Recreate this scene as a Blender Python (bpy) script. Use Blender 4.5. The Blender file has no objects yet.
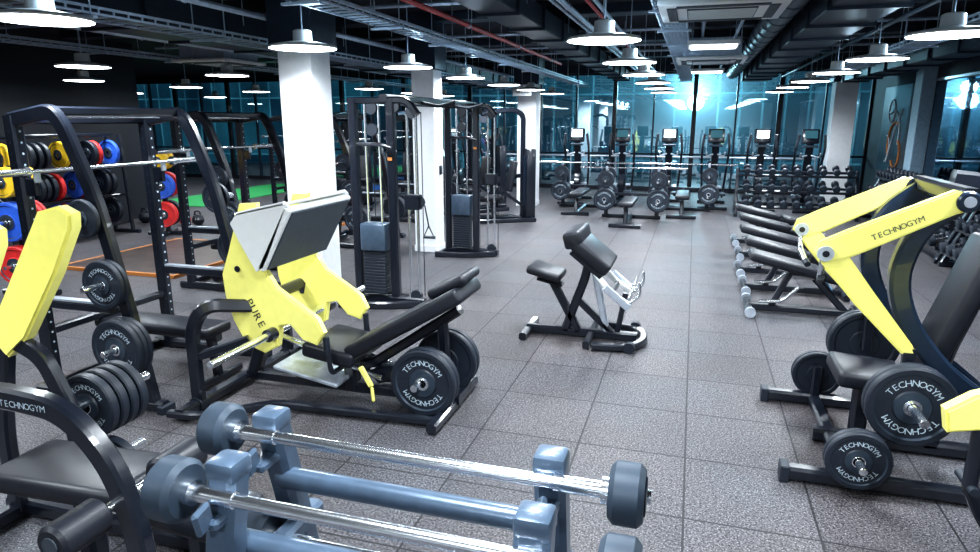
import bpy, bmesh, math, random
from mathutils import Vector, Matrix, Euler
random.seed(3)
SC=bpy.context.scene
# ------------------------------------------------------------------ materials
def mat(name,color,rough=.5,metal=0.0,var=.12,nscale=18,bump=0.0,emit=None,es=0.0,coat=0.0):
    m=bpy.data.materials.new(name); m.use_nodes=True
    nt=m.node_tree; N=nt.nodes; L=nt.links
    bs=N['Principled BSDF']
    bs.inputs['Roughness'].default_value=rough
    bs.inputs['Metallic'].default_value=metal
    bs.inputs['Coat Weight'].default_value=coat
    tc=N.new('ShaderNodeTexCoord'); nz=N.new('ShaderNodeTexNoise')
    nz.inputs['Scale'].default_value=nscale; nz.inputs['Detail'].default_value=3
    L.new(tc.outputs['Object'],nz.inputs['Vector'])
    cr=N.new('ShaderNodeValToRGB')
    c=Vector(color)
    a=c*(1-var); b=c*(1+var)
    cr.color_ramp.elements[0].position=.3; cr.color_ramp.elements[1].position=.7
    cr.color_ramp.elements[0].color=(*a,1); cr.color_ramp.elements[1].color=(*[min(1,x) for x in b],1)
    L.new(nz.outputs['Fac'],cr.inputs['Fac']); L.new(cr.outputs['Color'],bs.inputs['Base Color'])
    if bump:
        n2=N.new('ShaderNodeTexNoise'); n2.inputs['Scale'].default_value=250
        L.new(tc.outputs['Object'],n2.inputs['Vector'])
        bp=N.new('ShaderNodeBump'); bp.inputs['Strength'].default_value=bump; bp.inputs['Distance'].default_value=.003
        L.new(n2.outputs['Fac'],bp.inputs['Height']); L.new(bp.outputs['Normal'],bs.inputs['Normal'])
    if emit:
        bs.inputs['Emission Color'].default_value=(*emit,1); bs.inputs['Emission Strength'].default_value=es
    return m
BLK=mat('black_powder_coat',(.009,.012,.020),.28,.0,coat=.4)
NVY=mat('midnight_blue_coat',(.013,.026,.050),.28,.1,coat=.5)
BLU=mat('blue_grey_coat',(.070,.105,.155),.34,.3,coat=.4)
PAD=mat('black_vinyl',(.012,.014,.021),.42,0,bump=.15)
YEL=mat('lime_yellow_paint',(.92,.87,.24),.35,0,var=.03,coat=.4)
CHR=mat('chrome',(.88,.92,.97),.22,1,var=.03)
RUB=mat('plate_rubber',(.014,.020,.032),.5,0,bump=.1)
RIM=mat('plate_rim_grey',(.032,.048,.070),.45,.2)
LET=mat('pale_lettering',(.50,.60,.68),.5)
WHT=mat('white_plaster',(.86,.88,.92),.6,var=.03,bump=.05)
WPL=mat('white_plastic',(.75,.77,.78),.35,var=.02)
GRY=mat('dark_grey_grip',(.045,.058,.075),.6,bump=.4)
SIL=mat('silver_sheet',(.60,.66,.75),.3,.6)
GAL=mat('galvanised',(.50,.60,.72),.40,.5)
SLAB=mat('dark_ceiling',(.010,.014,.024),.9)
DUCT=mat('black_duct',(.028,.042,.065),.4,.3)
RED=mat('red_pipe',(.60,.03,.03),.4)
ORA=mat('orange_rubber',(.45,.17,.04),.6)
YB=mat('yellow_bumper',(.85,.55,.03),.5)
RB=mat('red_bumper',(.65,.03,.03),.5)
BB=mat('blue_bumper',(.03,.12,.6),.5)
LAMP=mat('lamp_diffuser',(.9,.95,1),.4,emit=(.86,.94,1),es=14)
SCR=mat('lit_screen',(.1,.2,.25),.3,emit=(.75,.92,1.0),es=3.5)
SCR2=mat('faint_glow_screen',(.02,.04,.05),.2,emit=(.1,.35,.45),es=.25)  # switched-off screens, with a faint teal glow put in as emission
PANEL=mat('light_panel',(.9,.95,1),.4,emit=(.9,.96,1),es=4)
GLOW=mat('floodlight_lens',(.9,.95,1),.4,emit=(.80,.95,1),es=150)
MIR=mat('dark_mirror',(.10,.19,.27),.03,1,var=.02)
DW=mat('charcoal_wall',(.022,.028,.04),.6)
LW=mat('left_wall_black',(.008,.010,.016),.55)
BWL=mat('blue_grey_pier',(.25,.36,.45),.6)
WOOD=mat('dark_platform',(.05,.035,.03),.4,nscale=6,var=.4)
TURF=mat('green_turf',(.03,.35,.10),.9,var=.3,nscale=200)
BLUF=mat('blue_mat',(.03,.14,.45),.7)

def floor_mat():
    m=bpy.data.materials.new('speckled_rubber_tiles'); m.use_nodes=True
    nt=m.node_tree;N=nt.nodes;L=nt.links;bs=N['Principled BSDF']
    tc=N.new('ShaderNodeTexCoord')
    def noise(s,d=2):
        n=N.new('ShaderNodeTexNoise'); n.inputs['Scale'].default_value=s; n.inputs['Detail'].default_value=d
        L.new(tc.outputs['Object'],n.inputs['Vector']); return n.outputs['Fac']
    def ramp(f,p0,c0,p1,c1):
        r=N.new('ShaderNodeValToRGB'); e=r.color_ramp.elements
        e[0].position=p0;e[1].position=p1;e[0].color=(*c0,1);e[1].color=(*c1,1)
        L.new(f,r.inputs['Fac']); return r.outputs['Color']
    def mix(t,f,a,b):
        x=N.new('ShaderNodeMix'); x.data_type='RGBA'; x.blend_type=t
        if isinstance(f,float): x.inputs[0].default_value=f
        else: L.new(f,x.inputs[0])
        L.new(a,x.inputs[6]) if not isinstance(a,tuple) else setattr(x.inputs[6],'default_value',(*a,1))
        L.new(b,x.inputs[7]) if not isinstance(b,tuple) else setattr(x.inputs[7],'default_value',(*b,1))
        return x.outputs[2]
    base=ramp(noise(75,4),.38,(.026,.025,.030),.62,(.135,.130,.140))
    fl=ramp(noise(120,1),.61,(0,0,0),.67,(1,1,1))
    c=mix('MIX',fl,base,(.30,.30,.33))
    fd=ramp(noise(100,1),.36,(1,1,1),.41,(0,0,0))
    c=mix('MIX',fd,c,(.010,.010,.013))
    sp=N.new('ShaderNodeSeparateXYZ'); L.new(tc.outputs['Object'],sp.inputs[0])
    T=.65
    def mth(op,a,b=None):
        n=N.new('ShaderNodeMath'); n.operation=op
        if isinstance(a,(int,float)): n.inputs[0].default_value=a
        else: L.new(a,n.inputs[0])
        if b is not None:
            if isinstance(b,(int,float)): n.inputs[1].default_value=b
            else: L.new(b,n.inputs[1])
        return n.outputs[0]
    ux=mth('DIVIDE',mth('SUBTRACT',sp.outputs[0],.08),T); uy=mth('DIVIDE',mth('ADD',sp.outputs[1],.1),T)
    fx=mth('FRACT',ux);fy=mth('FRACT',uy)
    def edge(f): return mth('ABSOLUTE',mth('SUBTRACT',f,.5))
    e=mth('MAXIMUM',edge(fx),edge(fy))
    seam=mth('MULTIPLY',mth('GREATER_THAN',e,.4910),.9)
    cb=N.new('ShaderNodeCombineXYZ'); L.new(mth('FLOOR',ux),cb.inputs[0]); L.new(mth('FLOOR',uy),cb.inputs[1])
    wn=N.new('ShaderNodeTexWhiteNoise'); L.new(cb.outputs[0],wn.inputs['Vector'])
    tone=ramp(wn.outputs['Value'],0,(.78,.78,.78),1,(1,1,1))
    c=mix('MULTIPLY',1.0,c,tone)
    big=ramp(noise(.8,3),.35,(.96,.88,.85),.65,(.93,.97,1))
    c=mix('MULTIPLY',1.0,c,big)
    c=mix('MIX',seam,c,(.005,.005,.008))
    L.new(c,bs.inputs['Base Color']); bs.inputs['Roughness'].default_value=.56
    bs.inputs['Specular IOR Level'].default_value=.4
    bp=N.new('ShaderNodeBump'); bp.inputs['Strength'].default_value=.3; bp.inputs['Distance'].default_value=.004
    L.new(noise(100,2),bp.inputs['Height']); L.new(bp.outputs['Normal'],bs.inputs['Normal'])
    return m
FLOOR=floor_mat()
def glass_mat():
    m=bpy.data.materials.new('tinted_window_glass'); m.use_nodes=True
    nt=m.node_tree;N=nt.nodes;L=nt.links
    for n in list(N): N.remove(n)
    o=N.new('ShaderNodeOutputMaterial'); mx=N.new('ShaderNodeMixShader')
    tr=N.new('ShaderNodeBsdfTransparent'); gl=N.new('ShaderNodeBsdfGlossy')
    tc=N.new('ShaderNodeTexCoord'); nz=N.new('ShaderNodeTexNoise'); nz.inputs['Scale'].default_value=.6
    L.new(tc.outputs['Object'],nz.inputs['Vector'])
    cr=N.new('ShaderNodeValToRGB'); cr.color_ramp.elements[0].color=(.6,.8,.86,1); cr.color_ramp.elements[1].color=(.8,.95,1,1)
    L.new(nz.outputs['Fac'],cr.inputs['Fac']); L.new(cr.outputs['Color'],tr.inputs['Color'])
    gl.inputs['Color'].default_value=(.75,.9,.97,1); gl.inputs['Roughness'].default_value=.02
    mx.inputs[0].default_value=.35
    L.new(tr.outputs[0],mx.inputs[1]);L.new(gl.outputs[0],mx.inputs[2]);L.new(mx.outputs[0],o.inputs[0])
    return m
GLASS=glass_mat()
def facade_mat():
    m=bpy.data.materials.new('teal_lit_facade'); m.use_nodes=True
    nt=m.node_tree;N=nt.nodes;L=nt.links;bs=N['Principled BSDF']
    tc=N.new('ShaderNodeTexCoord')
    mp=N.new('ShaderNodeMapping'); mp.inputs['Rotation'].default_value=(math.radians(90),0,0)
    L.new(tc.outputs['Object'],mp.inputs[0])
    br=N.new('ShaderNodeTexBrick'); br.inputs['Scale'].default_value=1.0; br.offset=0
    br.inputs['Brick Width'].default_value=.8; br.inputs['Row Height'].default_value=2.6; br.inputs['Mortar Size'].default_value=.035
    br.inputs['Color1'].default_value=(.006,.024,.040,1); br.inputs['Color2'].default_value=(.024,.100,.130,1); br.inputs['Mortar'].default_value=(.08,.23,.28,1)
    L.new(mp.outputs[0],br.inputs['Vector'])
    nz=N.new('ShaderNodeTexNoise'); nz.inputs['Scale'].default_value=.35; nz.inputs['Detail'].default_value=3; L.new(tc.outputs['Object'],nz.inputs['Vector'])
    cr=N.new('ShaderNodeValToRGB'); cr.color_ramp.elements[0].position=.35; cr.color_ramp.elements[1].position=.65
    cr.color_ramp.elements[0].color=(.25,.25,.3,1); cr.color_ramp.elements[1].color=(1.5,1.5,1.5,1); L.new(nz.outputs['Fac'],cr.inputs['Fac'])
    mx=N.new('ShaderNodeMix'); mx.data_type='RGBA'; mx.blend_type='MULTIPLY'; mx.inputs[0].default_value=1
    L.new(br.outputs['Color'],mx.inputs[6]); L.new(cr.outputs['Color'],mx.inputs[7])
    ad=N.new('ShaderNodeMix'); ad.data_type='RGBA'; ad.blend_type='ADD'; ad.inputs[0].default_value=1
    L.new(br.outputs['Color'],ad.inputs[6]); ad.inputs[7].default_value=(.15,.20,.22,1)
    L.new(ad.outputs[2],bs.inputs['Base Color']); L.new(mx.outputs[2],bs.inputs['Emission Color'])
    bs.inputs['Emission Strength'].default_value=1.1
    return m
FAC=facade_mat()

# ------------------------------------------------------------------ builder
_ch={}
def char_mesh(ch):
    if ch in _ch: return _ch[ch]
    cu=bpy.data.curves.new('t','FONT'); cu.body=ch; cu.align_x='CENTER'; cu.size=1; cu.resolution_u=2
    ob=bpy.data.objects.new('t',cu); SC.collection.objects.link(ob)
    bpy.context.view_layer.update()
    dg=bpy.context.evaluated_depsgraph_get()
    me=ob.evaluated_get(dg).to_mesh()
    V=[v.co.copy() for v in me.vertices]; F=[tuple(p.vertices) for p in me.polygons]
    ob.evaluated_get(dg).to_mesh_clear()
    bpy.data.objects.remove(ob); bpy.data.curves.remove(cu)
    _ch[ch]=(V,F); return V,F
def fillet(pts,R):
    pts=[Vector(p) for p in pts]
    if R<=0 or len(pts)<3: return pts
    out=[pts[0]]
    for i in range(1,len(pts)-1):
        p=pts[i];a=pts[i-1]-p;b=pts[i+1]-p
        c=min(R,a.length*.48,b.length*.48)
        A=p+a.normalized()*c;C=p+b.normalized()*c
        for k in range(6):
            t=k/5; out.append(A*(1-t)**2+p*2*t*(1-t)+C*t*t)
    out.append(pts[-1]); return out
def fmat(p,d,up=(0,0,1)):
    x=Vector(d).normalized(); u=Vector(up)
    y=u.cross(x)
    if y.length<.05: y=Vector((0,1,0)) if abs(x.y)<.9 else Vector((1,0,0)); y=(y-x*y.dot(x))
    y.normalize(); z=x.cross(y)
    M=Matrix((x,y,z)).transposed().to_4x4(); M.translation=Vector(p); return M
class B:
    def __init__(s,name): s.name=name;s.V=[];s.F=[];s.M=[];s.mats=[]
    def mi(s,m):
        if m not in s.mats: s.mats.append(m)
        return s.mats.index(m)
    def add(s,V,F,m):
        o=len(s.V); s.V+= [tuple(v) for v in V]; k=s.mi(m)
        for f in F: s.F.append(tuple(i+o for i in f)); s.M.append(k)
    def addbm(s,bm,m):
        bm.verts.index_update(); s.add([v.co for v in bm.verts],[[v.index for v in f.verts] for f in bm.faces],m); bm.free()
    def _box(s,size,M,m,bev,seg):
        bm=bmesh.new(); bmesh.ops.create_cube(bm,size=1)
        bmesh.ops.scale(bm,vec=size,verts=bm.verts)
        bev=min(bev,min(size)*.45)
        if bev>0: bmesh.ops.bevel(bm,geom=bm.edges[:],offset=bev,segments=seg,affect='EDGES',profile=.5)
        bmesh.ops.transform(bm,matrix=M,verts=bm.verts); s.addbm(bm,m)
    def box(s,c,size,m,rot=(0,0,0),bev=.006,seg=1):
        s._box(size,Matrix.Translation(c)@Euler([math.radians(a) for a in rot]).to_matrix().to_4x4(),m,bev,seg)
    def bar(s,p0,p1,w,h,m,bev=.008,up=(0,0,1),seg=1):
        p0=Vector(p0);p1=Vector(p1)
        s._box(((p1-p0).length,w,h),fmat((p0+p1)/2,p1-p0,up),m,bev,seg)
    def pad(s,p0,p1,w,h,m=None,up=(0,0,1)): s.bar(p0,p1,w,h,m or PAD,min(h*.4,.03),up,3)
    def sweep(s,pts,prof,m,fil=0):
        P=fillet(pts,fil); n=len(P)
        T=[]
        for i in range(n):
            a=P[max(i-1,0)];b=P[min(i+1,n-1)]; T.append((b-a).normalized())
        nrm=None
        for i in range(1,n-1):
            c=(P[i]-P[i-1]).cross(P[i+1]-P[i])
            if c.length>1e-7: nrm=c.normalized();break
        if nrm is None: nrm=fmat((0,0,0),T[0]).col[1].to_3d()
        side=nrm; V=[]
        for i in range(n):
            side=(side-T[i]*side.dot(T[i])); side.normalize()
            o=T[i].cross(side)
            for (a,b) in prof: V.append(P[i]+side*a+o*b)
        k=len(prof);F=[]
        for i in range(n-1):
            for j in range(k):
                j2=(j+1)%k; F.append((i*k+j,i*k+j2,(i+1)*k+j2,(i+1)*k+j))
        F.append(tuple(range(k-1,-1,-1)));F.append(tuple((n-1)*k+j for j in range(k)))
        s.add(V,F,m)
    def tube(s,pts,r,m,fil=.08,seg=12):
        s.sweep(pts,[(r*math.cos(2*math.pi*j/seg),r*math.sin(2*math.pi*j/seg)) for j in range(seg)],m,fil)
    def rt(s,pts,w,h,m,fil=.08):
        c=min(w,h)*.2; a=w/2;b=h/2
        s.sweep(pts,[(a-c,-b),(a,-b+c),(a,b-c),(a-c,b),(-a+c,b),(-a,b-c),(-a,-b+c),(-a+c,-b)],m,fil)
    def lathe(s,o,axis,prof,m,seg=20,a0=0):
        M=fmat(o,axis); V=[];F=[];rings=[]
        for (r,h) in prof:
            if r<1e-6: rings.append([len(V)]);V.append(M@Vector((h,0,0)))
            else:
                ids=[]
                for j in range(seg):
                    a=a0+2*math.pi*j/seg; ids.append(len(V)); V.append(M@Vector((h,r*math.cos(a),r*math.sin(a))))
                rings.append(ids)
        for A,C in zip(rings,rings[1:]):
            for j in range(seg):
                j2=(j+1)%seg
                if len(A)==1 and len(C)==1: break
                if len(A)==1: F.append((A[0],C[j],C[j2]))
                elif len(C)==1: F.append((A[j],C[0],A[j2]))
                else: F.append((A[j],C[j],C[j2],A[j2]))
        s.add(V,F,m)
    def cyl(s,p0,p1,r,m,seg=14,r2=None,ch=.0):
        p0=Vector(p0);p1=Vector(p1);L=(p1-p0).length; r2=r if r2 is None else r2
        if ch: pr=[(0,0),(r-ch,0),(r,ch),(r2,L-ch),(r2-ch,L),(0,L)]
        else: pr=[(0,0),(r,0),(r2,L),(0,L)]
        s.lathe(p0,p1-p0,pr,m,seg)
    def prism(s,outl,y0,y1,m,bev=.008):
        bm=bmesh.new(); vs=[bm.verts.new((x,y0,z)) for x,z in outl]; f=bm.faces.new(vs)
        r=bmesh.ops.extrude_face_region(bm,geom=[f]); nv=[g for g in r['geom'] if isinstance(g,bmesh.types.BMVert)]
        bmesh.ops.translate(bm,vec=(0,y1-y0,0),verts=nv)
        bmesh.ops.recalc_face_normals(bm,faces=bm.faces[:])
        ed=[e for e in bm.edges if abs(e.verts[0].co.y-e.verts[1].co.y)<1e-6]
        if bev: bmesh.ops.bevel(bm,geom=ed,offset=bev,segments=2,affect='EDGES')
        s.addbm(bm,m)
    def text(s,t,M,size,m,adv=.68):
        for i,ch in enumerate(t):
            if ch==' ': continue
            V,F=char_mesh(ch)
            s.add([M@Vector(((v.x+(i-(len(t)-1)/2)*adv)*size,v.y*size,0)) for v in V],F,m)
    def plate(s,c,axis,r,th,m=None,txt=False,rim=None):
        m=m or RUB; rim=rim or RIM; ax=Vector(axis).normalized(); h=th/2
        s.lathe(c,ax,[(.028,-h),(.4*r,-h),(.43*r,-h*.6),(.8*r,-h*.6),(.84*r,-h),(.96*r,-h),(r,-h*.7),(r,h*.7),(.96*r,h),(.84*r,h)],m,30)
        s.lathe(c,ax,[(.84*r,h),(.80*r,h*.6)],rim,30)
        s.lathe(c,ax,[(.80*r,h*.6),(.43*r,h*.6),(.40*r,h)],m,30)
        s.lathe(c,ax,[(.40*r,h),(.36*r,h*1.05),(.2*r,h*1.05)],rim,30)
        s.lathe(c,ax,[(.2*r,h*1.05),(.028,h*1.05)],CHR,20)
        if txt:
            base=fmat(Vector(c)+ax*(h*.62+.001),ax)
            y=base.col[1].to_3d(); z=base.col[2].to_3d(); cc=base.translation.copy()
            up=z; right=y
            W='TECHNOGYM'
            for half,(word,ang0) in enumerate(((W,90),(W,270))):
                for i,chh in enumerate(word):
                    a=math.radians(ang0-(i-4)*14)
                    rad=right*math.cos(a)+up*math.sin(a)
                    tan=-(ax.cross(rad))
                    pos=cc+rad*(r*.54)
                    V,F=char_mesh(chh); sz=r*.23
                    s.add([pos+tan*(v.x*sz)+rad*(v.y*sz) for v in V],F,LET)
    def barbell(s,c,axis,L=2.2,plates=(),gap=.0):
        ax=Vector(axis).normalized(); c=Vector(c)
        s.cyl(c-ax*(L/2),c+ax*(L/2),.014,CHR,12)
        for sg in (-1,1):
            s.cyl(c+ax*sg*(L/2-.42),c+ax*sg*(L/2),.025,CHR,14)
            s.cyl(c+ax*sg*(L/2-.43),c+ax*sg*(L/2-.40),.038,CHR,14)
            d=L/2-.37
            for (r,th,m) in plates:
                s.plate(c+ax*sg*d,ax*sg,r,th,m); d+=th+.004
    def dumbbell(s,c,axis,r=.06,L=.3):
        ax=Vector(axis).normalized();c=Vector(c)
        s.cyl(c-ax*L*.3,c+ax*L*.3,.015,CHR,8)
        for sg in (-1,1):
            a=c+ax*sg*L*.22; b=c+ax*sg*L*.5
            s.cyl(a,b,r,RUB,12,ch=.012)
            s.cyl(b,b+ax*sg*.003,r*.6,RIM,12)
    def finish(s,origin=(0,0,0),loc=None,rotz=0,flip=False):
        o=Vector(origin)
        me=bpy.data.meshes.new(s.name)
        me.from_pydata([(Vector(v)-o)[:] for v in s.V],[],s.F)
        for m in s.mats: me.materials.append(m)
        me.polygons.foreach_set('material_index',s.M)
        bm=bmesh.new(); bm.from_mesh(me); bmesh.ops.recalc_face_normals(bm,faces=bm.faces[:]); bm.to_mesh(me); bm.free()
        me.polygons.foreach_set('use_smooth',[True]*len(me.polygons))
        me.set_sharp_from_angle(angle=math.radians(32)); me.update()
        ob=bpy.data.objects.new(s.name,me); SC.collection.objects.link(ob)
        ob.location=loc if loc is not None else o; ob.rotation_euler=(0,0,rotz)
        return ob
def inst(ob,loc,rotz=0):
    n=bpy.data.objects.new(ob.name.split('.')[0],ob.data); SC.collection.objects.link(n)
    n.location=loc; n.rotation_euler=(0,0,rotz); return n
def simple_box(name,c,size,m,bev=0):
    b=B(name); b.box((0,0,0),size,m,bev=bev); return b.finish(loc=c)

# ------------------------------------------------------------------ room shell
XR=4.35; YB_=19.6; ZC=3.5; XL=-11.0; XL2=-22.0; YL=11.2; YF=-4.0
fl=B('floor'); fl.box(((XR+XL2)/2,(YB_+YF)/2,-.05),(XR-XL2+.4,YB_-YF+.4,.1),FLOOR,bev=0); fl.finish()
simple_box('ceiling',((XR+XL2)/2,(YB_+YF)/2,ZC+.05),(XR-XL2+.4,YB_-YF+.4,.1),SLAB)
simple_box('wall_left',(XL-.1,(YL+YF)/2,ZC/2),(.2,YL-YF,ZC),LW)
simple_box('wall_left_return',((XL+XL2)/2-.1,YL-.1,ZC/2),(XL-XL2,.2,ZC),LW)
simple_box('wall_left_far',(XL2-.1,(YL+YB_)/2,ZC/2),(.2,YB_-YL,ZC),DW)
simple_box('wall_right',(XR+.1,(YB_+YF)/2,ZC/2),(.2,YB_-YF,ZC),DW)
simple_box('wall_front',((XR+XL)/2,YF-.1,ZC/2),(XR-XL+.4,.2,ZC),WHT)
b=B('baseboard_right'); b.box((0,0,0),(.03,YB_-YF,.1),BLK,bev=0); b.finish(loc=(XR-.016,(YB_+YF)/2,.05))
n=12; W=(XR-XL2)/n
for i in range(n):
    x0=XL2+i*W; b=B('window_%d'%(i+1))
    for x in (.03,W-.03): b.box((x,0,1.65),(.06,.12,3.3),BLK,bev=.004)
    b.box((W/2,0,1.65),(.045,.10,3.3),DUCT,bev=.004)
    for z in (.06,1.05,3.27): b.box((W/2,0,z),(W,.1,.12 if z<.1 else .05),BLK,bev=.004)
    b.box((W/2,.02,1.65),(W-.06,.012,3.2),GLASS,bev=0)
    b.finish(loc=(x0,YB_,0))
simple_box('trim_window_head',((XR+XL2)/2,YB_,3.4),(XR-XL2,.2,.2),DUCT)
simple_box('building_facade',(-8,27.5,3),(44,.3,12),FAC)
simple_box('pavement',(-8,23.7,-.1),(44,7.2,.1),DW)
b=B('floodlight'); b.lathe((0,0,0),(0,-1,0),[(0,-.12),(.14,-.1),(.29,.02),(.29,.05)],BLK); b.lathe((0,0,0),(0,-1,0),[(.28,.045),(.18,.07),(0,.085)],GLOW)
b.cyl((0,.1,0),(0,.1,-2.68),.04,BLK,8); flo=b.finish(loc=(-.02,26.3,2.63))
ld=bpy.data.lights.new('floodlight_bulb','POINT'); ld.energy=600; ld.shadow_soft_size=.2; ld.color=(.8,.95,1)
lo=bpy.data.objects.new('bulb',ld); SC.collection.objects.link(lo); lo.parent=flo; lo.location=(0,0,.45)

# columns
def column(x,y,w,hh=2.72):
    b=B('column'); b.box((0,0,hh/2),(w,w,hh),WHT,bev=.008)
    b.box((0,0,(hh+ZC)/2),(w*1.3,w*1.3,ZC-hh),DUCT,bev=.004)
    b.box((0,0,.05),(w+.02,w+.02,.1),WHT,bev=.004)
    return b.finish(loc=(x,y,0))
column(-3.90,6.2,.38);column(-3.88,9.45,.35);column(-3.75,15.4,.45,2.8);column(3.45,18.4,.5,2.9)
b=B('wall_switch'); b.box((0,0,0),(.02,.09,.14),BLK,bev=.004);b.box((.012,0,0),(.006,.05,.08),GRY,bev=.001); b.finish(loc=(-3.88+.185,9.5,1.25))
b=B('ceiling_sign'); b.box((0,0,0),(.42,.03,.2),WPL,bev=.004)
b.text('GYM',Matrix.Translation((0,-.017,-.04))@Matrix.Rotation(math.pi/2,4,'X'),.14,BLK); b.cyl((0,0,.1),(0,0,.88),.006,GAL,6); b.finish(loc=(-3.72,14.6,2.62))

b=B('wall_mirror')
for k in range(5): b.box((0,k*1.5,0),(.02,1.47,2.3),MIR,bev=.004)
b.box((0,3,1.19),(.04,7.5,.05),SIL,bev=.004); b.box((0,3,-1.19),(.04,7.5,.05),SIL,bev=.004)
b.finish(loc=(XR-.02,8.0,1.55))
simple_box('trim_pier',(XR-.12,15.1,ZC/2),(.24,.45,ZC),BWL,.01)
b=B('wall_mural'); b.box((0,0,0),(.02,2.3,2.0),BLK,bev=.003)
def arc(cy,cz,r,a0,a1,m,w=.02):
    P=[Vector((-.02,cy+r*math.cos(math.radians(a0+(a1-a0)*i/14)),cz+r*math.sin(math.radians(a0+(a1-a0)*i/14)))) for i in range(15)]
    b.tube(P,w,m,0,6)
arc(.3,.45,.25,0,350,LET,.014);arc(.1,-.1,.55,60,200,LET,.014);arc(-.1,-.25,.45,-40,120,ORA,.02);arc(.5,-.4,.3,90,260,LET,.014);arc(-.35,-.5,.3,100,330,ORA,.02)
b.tube([(-.02,-.5,.5),(-.02,0,-.1),(-.02,.3,-.7)],.014,LET,.1,6)
b.finish(loc=(XR-.012,17.2,1.75))

# ------------------------------------------------------------------ ceiling services
def tray(x,y0,y1,z,w=.3):
    b=B('cable_tray')
    L=y1-y0
    for s in (-1,1):
        b.box((s*w/2,L/2,.045),(.014,L,.02),GAL,bev=0); b.box((s*w/2,L/2,0),(.014,L,.016),GAL,bev=0)
    k=int(L/.14)
    for i in range(k):
        b.box((0,.1+i*.14,0),(w,.014,.012),GAL,bev=0)
        for s in (-1,1): b.box((s*w/2,.1+i*.14,.024),(.01,.014,.06),GAL,bev=0)
    for i in range(4): b.cyl((-w/2+.06+i*.05,0,.02),(-w/2+.06+i*.05,L,.02),.012,BLK,6)
    for i in range(int(L/1.5)+1):
        for s in (-1,1): b.cyl((s*(w/2+.01),.2+i*1.5,-.03),(s*(w/2+.01),.2+i*1.5,ZC-z),.006,GAL,6)
        b.box((0,.2+i*1.5,-.03),(w+.1,.04,.02),GAL,bev=0)
    b.finish(loc=(x,y0,z))
tray(-4.55,2.4,19,2.78,.34);tray(-2.95,3.0,18,2.9,.24);tray(-.30,3.5,19,3.02,.28);tray(2.45,3.0,18.5,2.86,.3);tray(-8.2,3,19,2.95,.3)
def duct(x,y0,y1,z,w,h,m=DUCT):
    b=B('ceiling_duct'); L=y1-y0
    b.box((0,L/2,0),(w,L,h),m,bev=.01)
    for i in range(int(L/1.2)+1): b.box((0,min(i*1.2+.02,L-.02),0),(w+.06,.04,h+.06),m,bev=.004)
    for i in range(int(L/2.4)+1):
        for s in (-1,1): b.cyl((s*(w/2+.035),.3+i*2.4,0),(s*(w/2+.035),.3+i*2.4,ZC-z),.006,GAL,6)
    b.finish(loc=(x,y0,z))
duct(1.35,3,18.5,3.12,.6,.34);duct(-5.7,2,19,3.10,.8,.36);duct(-2.0,2,19,3.18,.40,.24);duct(3.5,2,18,3.08,.5,.4)
b=B('spiral_duct'); b.cyl((0,0,0),(0,14,0),.15,DUCT,20)
for i in range(24): b.lathe((0,.3+i*.58,0),(0,1,0),[(.15,0),(.16,.02),(.15,.04)],DUCT,20)
for i in range(6): b.cyl((0,1+i*2.4,.14),(0,1+i*2.4,.33),.008,GAL,6)
b.finish(loc=(.82,4.5,3.17))
def pipe(name,x,y0,y1,z,r,m):
    b=B(name); b.cyl((0,0,0),(0,y1-y0,0),r,m,8)
    k=int((y1-y0)/2.5)
    for i in range(k+1): b.cyl((0,.4+i*2.3,0),(0,.4+i*2.3,ZC-z),.005,GAL,6); b.lathe((0,.4+i*2.3-.02,0),(0,1,0),[(r,0),(r*1.3,.01),(r*1.3,.03),(r,.04)],GAL,8)
    b.finish(loc=(x,y0,z))
for x,z,r,m in [(-1.35,3.15,.03,GAL),(-1.5,3.2,.02,GAL),(0.02,3.25,.025,GAL),(2.1,3.1,.03,DUCT),(2.95,3.05,.025,GAL),(-3.62,3.2,.025,GAL),(-6.9,3.05,.04,GAL),(-7.25,3.12,.03,DUCT),(-9.2,3.1,.05,GAL),(-4.2,3.0,.03,GAL),(-.98,3.1,.02,GAL),(.45,3.12,.02,GAL)]:
    pipe('ceiling_conduit',x,2.2,19.2,z,r,m)
pipe('sprinkler_pipe',-2.55,2.5,13,3.05,.028,RED)
pipe('sprinkler_pipe',-3.3,3.0,5.9,3.12,.02,RED); pipe('sprinkler_pipe',-1.15,6,13,3.2,.02,RED)
b=B('ceiling_beam')
for y in (6.15,9.45,12.7,15.9): b.box((0,y,3.44),(14.9,.35,.12),DUCT,bev=.01)
for y in (4.6,7.1,8.2,11.4,13.6,14.8): b.cyl((-7.4,y,3.42),(7.4,y,3.42),.025,GAL,8); b.cyl((-7.4,y+.15,3.44),(7.4,y+.15,3.44),.02,DUCT,8)
b.finish(loc=(-3.2,0,0))
b=B('ceiling_air_conditioner')
b.box((0,0,0),(1.02,1.02,.05),WPL,bev=.015,seg=2); b.box((0,0,.16),(.84,.84,.28),GAL,bev=.01)
b.box((0,0,-.028),(.56,.56,.012),GRY,bev=.004)
for k in range(8): b.box((0,-.24+k*.068,-.036),(.54,.02,.008),WPL,bev=0)
for a in range(4):
    M=Matrix.Rotation(a*math.pi/2,4,'Z'); p=M@Vector((0,.4,-.028)); b.box(p,(.72,.08,.012) if a%2==0 else (.08,.72,.012),GRY,bev=.003)
    b.cyl(M@Vector((.4,.4,.3)),M@Vector((.4,.4,.60)),.008,GAL,6)
ac=b.finish(loc=(.15,6.3,2.92)); inst(ac,(.17,11.2,2.9)); inst(ac,(-7.4,9.3,2.9))
b=B('ceiling_light_panel'); b.box((0,0,0),(.6,.6,.05),WPL,bev=.005); b.box((0,0,-.027),(.54,.54,.006),PANEL,bev=0)
for sx in(-.25,.25): b.cyl((sx,0,.02),(sx,0,.6),.006,GAL,6)
lp=b.finish(loc=(.15,8.9,2.9)); inst(lp,(.15,13.5,2.9))
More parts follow.
